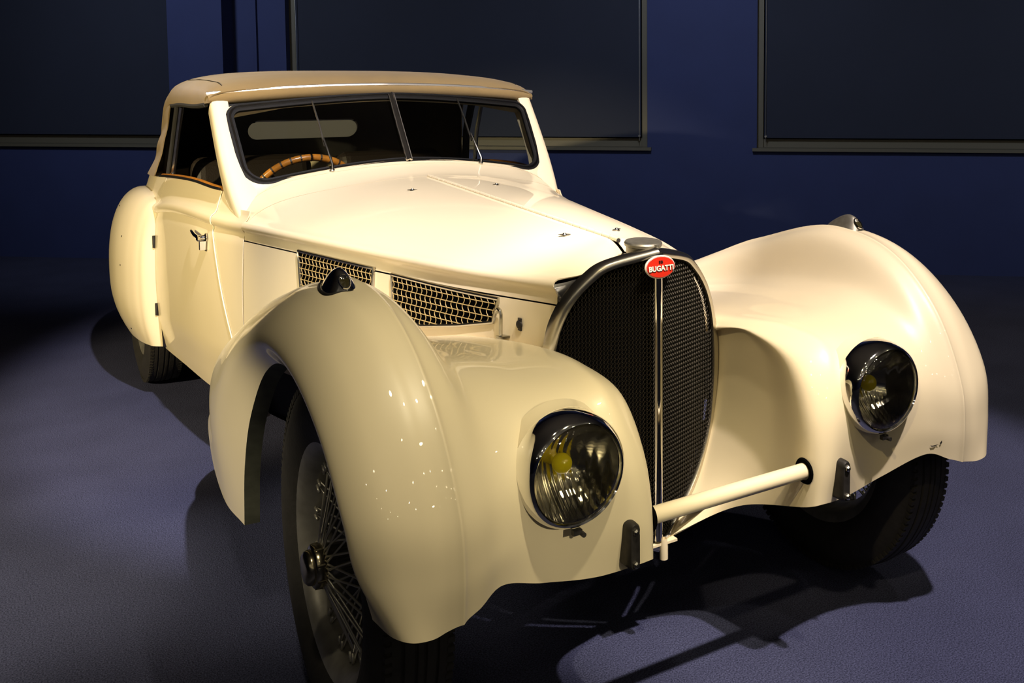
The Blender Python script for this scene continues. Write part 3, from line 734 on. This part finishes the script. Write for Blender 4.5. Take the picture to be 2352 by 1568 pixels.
    G = np.array([[(sgn * .279 + x * k, -.414 - d, .463 + z * (1 - (1 - k) * .3)) for x, z in out] for d, k in ((-.015, 1), (.030, 1), (.042, .93), (.046, .78), (.047, .0))])
    ov = ov.grid(G, closed_v=True).build('bumper_overrider', 'darkmetal', CAR, label='black rubber-faced bumper overrider', sharp=50); fix_normals(ov)
    for z in (.494, .430):
        k = MB(); k.lathe([(.0072, 0), (.0072, .006), (.004, .009), (0, .0095)], (sgn * .279, -.459, z), (0, -1, 0), 6); k.build('overrider_bolt', 'brushed', ov, smooth=False)
    k = MB(); k.lathe([(.018, 0), (.027, .002), (.030, .005), (.027, .008), (.019, .008)], (sgn * .213, -.398, .483), (-sgn, 0, 0), 24); k.build('bumper_hole_shade', 'hole', CAR)  # black ring standing in for the shade inside the bumper hole
bb = MB(); bb.tube([(x, -.397, .483) for x in np.linspace(-.26, .26, 24)], .0178, 20); bb.build('bumper_bar', 'paint', CAR, label='cream tubular bumper bar between the front fenders')

# ------------------------------------------------------------------ wheels
def make_wheel():
    w = MB()  # rim (axis = +x outboard, centre at origin)
    R = .2286
    prof = [(R + .016, .062), (R + .018, .058), (R + .013, .054), (R + .0, .050), (R - .010, .035), (R - .022, .015), (R - .022, -.015), (R - .010, -.035), (R, -.05), (R + .013, -.054), (R + .018, -.058), (R + .016, -.062), (R - .004, -.054), (R - .018, -.035), (R - .029, -.015), (R - .029, .015), (R - .018, .037), (R - .004, .054)]
    w.lathe(prof + [prof[0]], (0, 0, 0), (1, 0, 0), 72); rim = w.build('wheel', 'rim', CAR, label='wire-spoked wheel rim'); fix_normals(rim)
    t = MB(); Ro = .372; tp = []
    cs = [(.232, .052), (.248, .066), (.275, .075), (.305, .0775), (.332, .072), (.350, .064), (.3605, .060), (.3615, .054), (.3655, .052), (.3665, .036), (.3625, .0345), (.3625, .0305), (.3685, .029), (.3695, .012), (.3655, .0105), (.3655, .0065), (.3700, .005), (.3705, 0)]
    tp = cs + [(r, -x) for r, x in reversed(cs[:-1])]
    t.lathe(tp, (0, 0, 0), (1, 0, 0), 96); ty = t.build('tyre', 'rubber', rim, sharp=35); fix_normals(ty)
    tr = MB()
    for k in range(120):
        a = 2 * PI * k / 120
        for s in (-1, 1):
            c = np.array([s * .0575, .3605 * math.sin(a), .3605 * math.cos(a)])
            Rm = np.array([[1, 0, 0], [0, math.cos(a), math.sin(a)], [0, -math.sin(a), math.cos(a)]])
            tr.box(c, (.014, .011, .012), Rm)
    o = tr.build('tread_blocks', 'rubber', rim, smooth=False); o['kind'] = 'stuff'
    h = MB(); h.lathe([(.0, .086), (.030, .086), (.040, .080), (.040, .06), (.034, .04), (.034, -.02), (.062, -.028), (.062, -.045), (.05, -.05), (0, -.05)], (0, 0, 0), (1, 0, 0), 40); h.build('wheel_hub', 'brushed', rim)
    n = MB(); n.lathe([(.0, .1105), (.018, .1100), (.028, .1075), (.0335, .1030), (.0355, .0970), (.0355, .0930), (.0415, .0915), (.0435, .0890), (.0435, .0740), (.0420, .0715), (.036, .070)], (0, 0, 0), (1, 0, 0), 40)
    for k in range(8):
        a = 2 * PI * k / 8; n.tube([(.075, .0425 * math.cos(a), .0425 * math.sin(a)), (.0905, .0415 * math.cos(a), .0415 * math.sin(a))], .0035, 6)
    n.build('hub_nut', 'brass', rim, label='octagonal knock-off hub nut')
    br = MB(); br.lathe([(.17, -.10), (.17, -.03), (.0, -.03)], (0, 0, 0), (1, 0, 0), 40); br.build('brake_drum', 'darkmetal', rim)
    vs = MB(); vs.tube([(.03, .19, .075), (.045, .16, .07)], .004, 8); vs.build('tyre_valve', 'brushed', rim)
    spokes = []
    def spoke(hx, hr, rx, rr, da):
        s = MB(); s.tube([(hx, 0, hr), (rx, rr * math.sin(da), rr * math.cos(da))], .0025, 6, caps=False); s.tube([(rx, rr * math.sin(da), rr * math.cos(da)), (rx, (rr - .02) * math.sin(da * .97), (rr - .02) * math.cos(da * .97))], .0036, 6); return s.mesh('spoke')
    rows = [(.070, .038, .012, .205, .32, 16), (.070, .038, .012, .205, -.32, 16), (-.030, .060, .030, .203, .30, 16), (-.030, .060, .030, .203, -.30, 16)]
    for ri, (hx, hr, rx, rr, da, cnt) in enumerate(rows):
        me = spoke(hx, hr, rx, rr, da); me.materials.append(MT['spoke']); me.polygons.foreach_set('use_smooth', [True] * len(me.polygons))
        for k in range(cnt):
            s = bpy.data.objects.new('spoke', me); COL.objects.link(s); s.parent = rim; s.rotation_euler = (2 * PI * (k + .25 * ri) / cnt, 0, 0)
    return rim
def children(o): return [c for c in bpy.data.objects if c.parent == o]
w0 = make_wheel(); wkids = children(w0)
TW = .672; first = True
for (x, y, rz, rx) in ((-TW, 0, PI, .4), (TW, 0, 0, 1.1), (-TW, 2.975, PI, 2.0), (TW, 2.975, 0, .2)):
    if first: w = w0; first = False
    else:
        w = w0.copy(); COL.objects.link(w)
        for c in wkids: k = c.copy(); COL.objects.link(k); k.parent = w
    w.parent = CAR; w.location = (x, y, .3705); w.rotation_euler = (rx, 0, rz)

# ------------------------------------------------------------------ rear fenders
Bf = fn([2.495, 2.52, 2.56, 2.63, 2.75, 2.95, 3.3, 3.7, 4.1], [.002, .045, .070, .095, .118, .132, .128, .095, .02])
zt = fn([2.495, 2.56, 2.65, 2.8, 3.0, 3.3, 3.7, 4.1], [.80, .845, .868, .882, .880, .845, .715, .46])
for sgn in (1, -1):
    G = []
    for y in np.concatenate([np.linspace(2.495, 2.66, 26), np.linspace(2.68, 4.1, 54)]):
        xb = min(float(wY(y)) - .004, .715); B = float(Bf(y)); T = float(zt(y)); zm = .50; row = []
        for z in np.concatenate([np.linspace(.262 + .0 * y, zm, 10), zm + (T - zm) * np.sin(np.linspace(0, PI / 2, 26))[1:]]):
            if z <= zm: f = 1 - .40 * ((zm - z) / .24) ** 2.4
            else: f = max(0, 1 - ((z - zm) / (T - zm)) ** 2.5) ** .5
            row.append((xb - .01 + (B + .01) * f, y, z))
        row.append((xb - .05, y, T + .001)); G.append(row)
    o = MB().grid(np.array(G)).build('rear_fender', 'paint', CAR, mirror=(sgn < 0), sharp=None); fix_normals(o); solid(o, .003)
    def fx(y, z):
        xb = min(float(wY(y)) - .004, .715); B = float(Bf(y)); T = float(zt(y)); zm = .5
        f = 1 - .40 * ((zm - z) / .24) ** 2.4 if z <= zm else max(0, 1 - ((z - zm) / (T - zm)) ** 2.5) ** .5
        return xb - .01 + (B + .01) * f
    P = [(sgn * (fx(y, z) + .0005), y, z) for y, z in crom(np.array([(2.70, .265), (2.66, .40), (2.68, .58), (2.78, .74), (2.95, .79), (3.15, .74), (3.27, .55), (3.28, .265)]), 60)]
    MB().tube(P, .0022, 6).build('spat_seam', 'gap', o)
    for (y, z) in ((2.73, .70), (2.72, .58), (2.70, .31), (3.0, .80)):
        k = MB(); k.lathe([(.006, 0), (.005, .003), (0, .004)], (sgn * fx(y, z), y, z), (sgn, -.4, 0), 10); k.build('spat_screw', 'brushed', o)

# ------------------------------------------------------------------ windscreen
DR = np.array([0, .612, .789])
def wbase(a): return np.array([a, 1.522 + .030 * abs(a), 1.066 - .066 * (abs(a) / .545) ** 1.7])
def btop(a): return .288 + .034 * (abs(a) / .55) ** 2
def wpt(a, b, d=0.0): return wbase(a) + DR * b + np.array([0, -.789, .612]) * d
def warp(loop2):
    return [(a, b * btop(a)) for a, b in loop2]
def halfw(t): return .548 + .018 * t
def oploop(off, n=10):
    """rounded opening, off = offset outwards in metres; b in 0..1 of btop"""
    L = rrect(-1, 1, 0, 1, 0.0001, 2); out = []
    pts = rrect(-.548 - off, .548 + off, -off, .288 + off, (.075 + off, .075 + off, .035 + off, .035 + off), n)
    # densify
    D = []
    for i in range(len(pts)):
        p, q = pts[i], pts[(i + 1) % len(pts)]; k = max(1, int(np.linalg.norm(q - p) / .03))
        for t in range(k): D.append(p + (q - p) * t / k)
    for x, b in D:
        t = b / .288; a = x * (1 + .033 * t); out.append((a, b * (btop(a) / .288 if b > 0 else 1)))
    return out
def ringmesh(o1, o2, d0, d1):
    A, B = oploop(o1), oploop(o2)
    return np.array([[wpt(a, b, d0) for a, b in A], [wpt(a, b, d1) for a, b in A], [wpt(a, b, d1) for a, b in B], [wpt(a, b, d0) for a, b in B], [wpt(a, b, d0) for a, b in A]])
# cream surround: ring from the opening to a rectangular outer edge
inn_l = oploop(.016); out_l = []
for a, b in inn_l:
    t = np.clip(b / .30, 0, 1)
    oa = np.clip(a * 1.12, -.622, .622); ob = b
    out_l.append((oa, ob))
A = oploop(.016); sur = []
def outer(a, b):
    s = 1 if a > 0 else -1
    if abs(a) > .50: na = s * (.600 + .020 * np.clip(b / .3, 0, 1)); 
    else: na = a
    nb = b
    if b < .06: nb = b - .030 * np.clip((.06 - b) / .05, 0, 1)
    if b > .24: nb = b + .0
    return na, nb
B = [outer(a, b) for a, b in A]
def scz(x, y):
    w = float(wY(y)); zr = float(zR(y)) + .012; sx = min(1, abs(x) / (w - .012)); return zr + (float(zC(y)) - zr) * arch(sx, y)
R0, R1 = [], []
for a, b in A:
    sg = 1 if a > 0 else -1; t = np.clip((b + .005) / .16, 0, 1); t = t * t * (3 - 2 * t)
    xa = np.clip(a * 1.07, -.606, .606); ya = min(1.53, wbase(a)[1] - .040); Psc = np.array([xa, ya, scz(xa, ya) + .001])
    bt = btop(min(abs(a), .56)) + .01
    Psd = wpt(sg * (.601 + .018 * np.clip(b / .3, 0, 1)), b, .004) if abs(a) > .40 else wpt(a, b, .004)
    R1.append(Psc * (1 - t) + Psd * t); R0.append(wpt(a, b, .009))
R0 = np.array(R0); R1 = np.array(R1); nb = np.array([0, -.789, .612])
rowsS = [[wpt(a, b, -.035) for a, b in A], list(R0)]
for q in np.linspace(0, 1, 8)[1:]:
    L_ = np.linalg.norm(R1 - R0, axis=1)[:, None]
    rowsS.append(list(R0 + (R1 - R0) * q - np.array([0, -.3, .75]) * (.05 * L_ * 4 * q * (1 - q))))
rowsS.append(list(R1 - nb * .05))
sur = MB().grid(np.array(rowsS), closed_v=True)
ws = sur.build('windscreen_surround', 'paint', CAR, sharp=45); fix_normals(ws)
for sgn in (1, -1):
    # pillar down to the shoulder, in the plane of the windscreen
    p = MB(); rows_ = []
    for b in np.linspace(-.125, .372, 22):
        t = np.clip((b + .125) / .46, 0, 1); fl = (1 - t) ** 3; ao = .6205 - .026 * fl
        rows_.append([wpt(sgn * (ao - u_ - fl * .06 * (u_ > .03)), b, d_) for u_, d_ in ((.056, .004), (.040, .0095), (.020, .0125), (.006, .0105), (.0, .003), (.0, -.030), (.002, -.060 - .03 * fl), (.056, -.062))])
    o = p.grid(np.array(rows_), closed_v=True).build('windscreen_pillar', 'paint', ws, sharp=60); fix_normals(o)
    k = MB(); k.box((sgn * .578, 1.715, 1.13), (.012, .03, .30), np.array([[1, 0, 0], [0, math.cos(-.66), -math.sin(-.66)], [0, math.sin(-.66), math.cos(-.66)]])); k.build('pillar_trim', 'wood', ws, label='varnished wood trim inside the windscreen pillar')
g = MB().grid(ringmesh(.0165, .0075, -.012, .009), closed_v=True).build('windscreen_gasket', 'gasket', ws, sharp=45); fix_normals(g)
g = MB().grid(ringmesh(.0075, .0005, -.006, .013), closed_v=True).build('windscreen_frame', 'chrome', ws, label='chrome windscreen frame', sharp=45); fix_normals(g)
g = MB().grid(ringmesh(.0005, -.009, -.006, .006), closed_v=True).build('windscreen_seal', 'gasket', ws, sharp=45); fix_normals(g)
G = np.array([[wpt(a, b, .014) for b in np.linspace(-.012, btop(0) + .004, 8)] for a in (-.011, -.006, 0, .006, .011)]); G[2] += np.array([0, -.006, .004])
o = MB().grid(G).build('windscreen_post', 'nickel', ws, label='chrome centre post of the split windscreen'); fix_normals(o); solid(o, .008)
for sgn in (1, -1):
    G = np.array([[wpt(sgn * a * (1 + .033 * b), b * btop(a), .003) for b in np.linspace(-.0, 1.0, 8)] for a in np.linspace(.004, .556, 20)])
    MB().grid(G).build('windscreen_pane', 'glass', ws)
    # wiper
    a0 = sgn * .279; k = MB(); b0 = wpt(a0, -.022, .012)
    k.lathe([(.011, -.015), (.011, .004), (.007, .010), (.006, .020), (0, .021)], b0, (0, -.789, .612), 16)
    tipv = wpt(a0 - .012, .288, .018)
    k.tube([b0 + np.array([0, -.012, .010]), b0 + np.array([0, -.012, .03]), (b0 * .55 + tipv * .45) + np.array([0, -.012, .008])], [.006, .0042, .0028], 8); wi = k.build('wiper', 'brushed', CAR, label='nickel wiper arm on the windscreen')
    k = MB(); k.tube([wpt(a0 - .004, .09, .014), wpt(a0 - .006, .19, .016), tipv], [.0034, .0040, .0032], 6); k.build('wiper_blade', 'brushed', wi)

# ------------------------------------------------------------------ soft top
hw_ = fn([1.755, 1.80, 1.9, 2.2, 2.55, 2.75, 2.9, 3.0, 3.1], [.625, .632, .636, .642, .642, .640, .630, .615, .60])
zc_ = fn([1.755, 1.775, 1.80, 1.86, 2.0, 2.3, 2.6, 2.75, 2.84, 2.92, 2.98, 3.04, 3.10], [1.335, 1.352, 1.366, 1.380, 1.390, 1.397, 1.388, 1.352, 1.285, 1.19, 1.10, 1.02, .95])
zs_ = fn([1.755, 1.9, 2.4, 2.6, 2.75, 2.88, 3.0, 3.1], [1.278, 1.270, 1.262, 1.245, 1.18, 1.09, .99, .935])
@lru_cache(maxsize=None)
def top_row(y, n=33):
    hw, zc, zs = float(hw_(y)), float(zc_(y)), float(zs_(y)); row = []
    e = .38 if y > 1.85 else .38 + .3 * (1.85 - y) / .1
    for a in np.linspace(-PI / 2, PI / 2, n):
        sx = math.sin(a); cxx = abs(math.cos(a))
        x = hw * (abs(sx) ** .72) * (1 if sx > 0 else -1); z = zs + (zc - zs) * (cxx ** .55 if cxx > 1e-9 else 0)
        wr = .0025 * math.sin(y * 31 + 2 * x) * (1 if y > 2.5 else .2) * min(1, abs(sx) * 1.5)
        row.append((x, y, z + wr))
    return row
ysr = np.concatenate([np.linspace(1.755, 1.86, 12), np.linspace(1.88, 2.6, 24), np.linspace(2.63, 3.10, 70)])
rows = np.array([top_row(y, 61) for y in ysr])
st = MB(); nu, nv = rows.shape[:2]
fs = []
for i in range(nu - 1):
    for j in range(nv - 1):
        c = rows[i:i + 2, j:j + 2].reshape(-1, 3).mean(0)
        dx = max(0, abs(c[0]) - .225); dz = (c[2] - 1.125) / .060
        if c[1] > 2.85 and (dx / .055) ** 2 + dz * dz < 1: continue
        fs.append((i * nv + j, (i + 1) * nv + j, (i + 1) * nv + j + 1, i * nv + j + 1))
st.add(rows.reshape(-1, 3), fs)
for sgn in (1, -1):   # rear quarters
    Q = []
    for y in np.linspace(2.52, 3.10, 40):
        zs = float(zs_(y)); hw = float(hw_(y)); zb = .955 - .03 * (y - 2.5); row = []
        ysh = y
        for t in np.linspace(0, 1, 14):
            z = zs + (zb - zs) * t
            x = hw + (.004 + .0045 * math.sin(z * 50 + y * 6)) * math.sin(t * PI) * (1 if y > 2.55 else .4) + .012 * t + .040 * t * t
            yo = .14 * t * (1 - (y - 2.52) / .7)
            row.append((sgn * x, y + yo, z))
        Q.append(row)
    st.grid(np.array(Q), flip=(sgn > 0))
stt = st.build('soft_top', 'canvas', CAR, sharp=None, label='tan canvas soft top'); solid(stt, .004, 0)
pane = []
for y in np.linspace(2.88, 3.05, 24):
    r = np.array(top_row(y, 61)); pane.append([(x, y - .006, float(np.interp(x, r[:, 0], r[:, 2])) - .002) for x in np.linspace(-.275, .275, 20)])
MB().grid(np.array(pane)).build('rear_window', 'celluloid', stt, label='cloudy oblong rear window')
_ry = np.linspace(2.80, 3.08, 40)
def rear_y(x, z):
    zz_ = [float(np.interp(x, [p[0] for p in top_row(y, 61)], [p[2] for p in top_row(y, 61)])) for y in _ry]
    return float(np.interp(-z, [-q for q in zz_], _ry))
def stadium(hw, hh, n=16):
    P = [(hw - hh + hh * math.cos(a), hh * math.sin(a)) for a in np.linspace(-PI / 2, PI / 2, n)] + [(x, hh) for x in np.linspace(hw - hh, -(hw - hh), 14)[1:-1]]
    return P + [(-x, -z) for x, z in P]
for nm, mt, dy in (('rear_window_surround', 'canvas', .004), ('rear_window_lining', 'lining', -.020)):
    G = [[(x, rear_y(x, 1.125 + z) + dy, 1.125 + z) for x, z in stadium(w_, h_)] for w_, h_ in ((.258, .046), (.275, .062), (.305, .092))]
    MB().grid(np.array(G), closed_v=True).build(nm, mt, stt)
# dark lining inside the whole top
lin = MB(); lv = rows.reshape(-1, 3) * np.array([.972, 1, 1]) + np.array([0, -.012, -.014]); lv[:, 1] = np.maximum(lv[:, 1], 1.80)
lin.add(lv, fs)
for sgn in (1, -1):
    Q = []
    for y in np.linspace(2.50, 3.08, 24):
        zs = float(zs_(y)); hw = float(hw_(y)) - .022; zb = .93
        Q.append([(sgn * (hw + .02 * t), y - .01 + .10 * t * (1 - (y - 2.52) / .7), zs + .02 + (zb - zs - .02) * t) for t in np.linspace(0, 1, 8)])
    lin.grid(np.array(Q))
o = lin.build('roof_lining', 'lining', stt)
# header: rolled front edge with chrome strip
def hdr(a): return np.array([a, 1.735 + .022 * abs(a) / .6, 1.318 - .030 * (abs(a) / .62) ** 2])
hd = MB(); G = []
for a in np.linspace(-.628, .628, 60):
    c = hdr(a); k = 1 - .5 * max(0, (abs(a) - .58) / .05) ** 2
    G.append([c + np.array([0, .034 * math.cos(t) * 1.0, .027 * k * math.sin(t)]) + np.array([0, .030, .004]) for t in np.linspace(0, 2 * PI, 18, endpoint=False)])
hd.grid(np.array(G), closed_v=True); hd.fan(G[0]); hd.fan(list(reversed(G[-1]))); hd.build('soft_top_header', 'canvas', stt, label='rolled tan canvas header')
MB().tube([hdr(a) + np.array([0, .010, .022]) for a in np.linspace(-.632, .632, 60)], .0075, 8).build('header_strip', 'stripmetal', stt, label='bright header strip')
MB().tube([hdr(a) + np.array([0, .012, -.026]) for a in np.linspace(-.60, .60, 40)], .006, 8).build('header_seal', 'gasket', stt)
# seam over the roof edge
for sgn in (1, -1):
    P = [(sgn * .575, y, float(np.interp(.575, [p[0] for p in top_row(y, 61)], [p[2] for p in top_row(y, 61)])) + .0035) for y in np.linspace(1.80, 2.75, 24)]
    MB().tube(P, .0016, 5).build('canvas_seam', 'gap', stt)
    # door window post and edge of the soft top at the door
    k = MB(); x = sgn * .640
    k.tube([(x + sgn * .012, 2.53, .955), (x - sgn * .005, 2.47, 1.12), (x - sgn * .012, 2.38, 1.262)], .018, 8); k.build('hood_post', 'lining', stt)
    k = MB(); k.tube([(x + sgn * .018, 2.43, .965), (x + sgn * .004, 2.37, 1.12), (x - sgn * .004, 2.29, 1.255)], .010, 8); k.build('window_post', 'brushed', stt)
    k = MB(); k.tube([(sgn * float(hw_(y)) * .995, y, float(zs_(y)) - .004) for y in np.linspace(1.80, 2.5, 14)], .009, 8); k.build('hood_edge', 'lining', stt)

# ------------------------------------------------------------------ interior
db = MB(); G = []
for a in np.linspace(-.56, .56, 20):
    s = 1 - .12 * (a / .56) ** 2
    G.append([(a, 1.56, 1.02 * s), (a, 1.62, 1.035 * s), (a, 1.68, 1.02 * s), (a, 1.69, .93), (a, 1.68, .78)])
db.grid(np.array(G)).build('dashboard', 'leather', CAR, label='dark dashboard')
for cx in (-.31, .31):
    b = MB()
    for (c, d) in (((cx, 2.30, .62), (.50, .52, .16)),): b.box(c, d)
    sq = b.build('seat', 'leather', CAR, smooth=False, label='dark leather seat')
    md = sq.modifiers.new('b', 'BEVEL'); md.width = .05; md.segments = 4
    b = MB(); b.box((cx, 2.60, .80), (.50, .15, .46), np.array([[1, 0, 0], [0, math.cos(-.25), -math.sin(-.25)], [0, math.sin(-.25), math.cos(-.25)]])); k = b.build('seat_back', 'leather', sq, smooth=False); md = k.modifiers.new('b', 'BEVEL'); md.width = .05; md.segments = 4
SWC = np.array([-.275, 1.88, .885]); sax = np.array([0, -.88, -.0]) + np.array([0, 0, -.42]); sax /= np.linalg.norm(sax)
e1 = np.array([1.0, 0, 0]); e2 = np.cross(sax, e1); e2 /= np.linalg.norm(e2)
if e2[2] < 0: e2 = -e2
sw = MB(); sw.tube([SWC + .205 * (math.cos(t) * e1 + math.sin(t) * e2) for t in np.linspace(0, 2 * PI, 72, endpoint=False)], .0135, 10, closed=True); sw = sw.build('steering_wheel', 'wood', CAR, label='wood-rimmed steering wheel')
for t in np.linspace(0, 2 * PI, 36, endpoint=False):
    c = SWC + .205 * (math.cos(t) * e1 + math.sin(t) * e2); tg = -math.sin(t) * e1 + math.cos(t) * e2
    MB().tube([c - tg * .003, c + tg * .003], .0145, 8).build('grip_ring', 'leather', sw)
for t in (.0, PI / 2, PI, 1.5 * PI): MB().tube([SWC + sax * .03, SWC + .2 * (math.cos(t + .78) * e1 + math.sin(t + .78) * e2)], .006, 6).build('wheel_spoke', 'brushed', sw)
MB().tube([SWC + sax * .02, SWC + sax * .5], .018, 10).build('steering_column', 'darkmetal', sw)

# chip in the paint of the far fender
def apron_y(x, z):
    A_ = G_f.reshape(-1, 3); d = (A_[:, 0] - x) ** 2 + (A_[:, 2] - z) ** 2 + 10 * (A_[:, 1] > -.3); return float(A_[int(np.argmin(d)), 1])
G_f = loft(np.array(FC), 200, 110)
def chip(pts, name):
    k = MB(); k.fan([(x, apron_y(x, z) - .0022, z) for x, z in pts]); k.build(name, 'gap', FENDERS[0], smooth=False, label='dark chip in the cream paint')
chip([(.557, .4865), (.560, .4825), (.567, .4830), (.574, .4855), (.576, .4885), (.569, .4862), (.562, .4850)], 'paint_chip')
chip([(.578, .4905), (.5803, .4875), (.5832, .492), (.581, .498)], 'paint_chip')
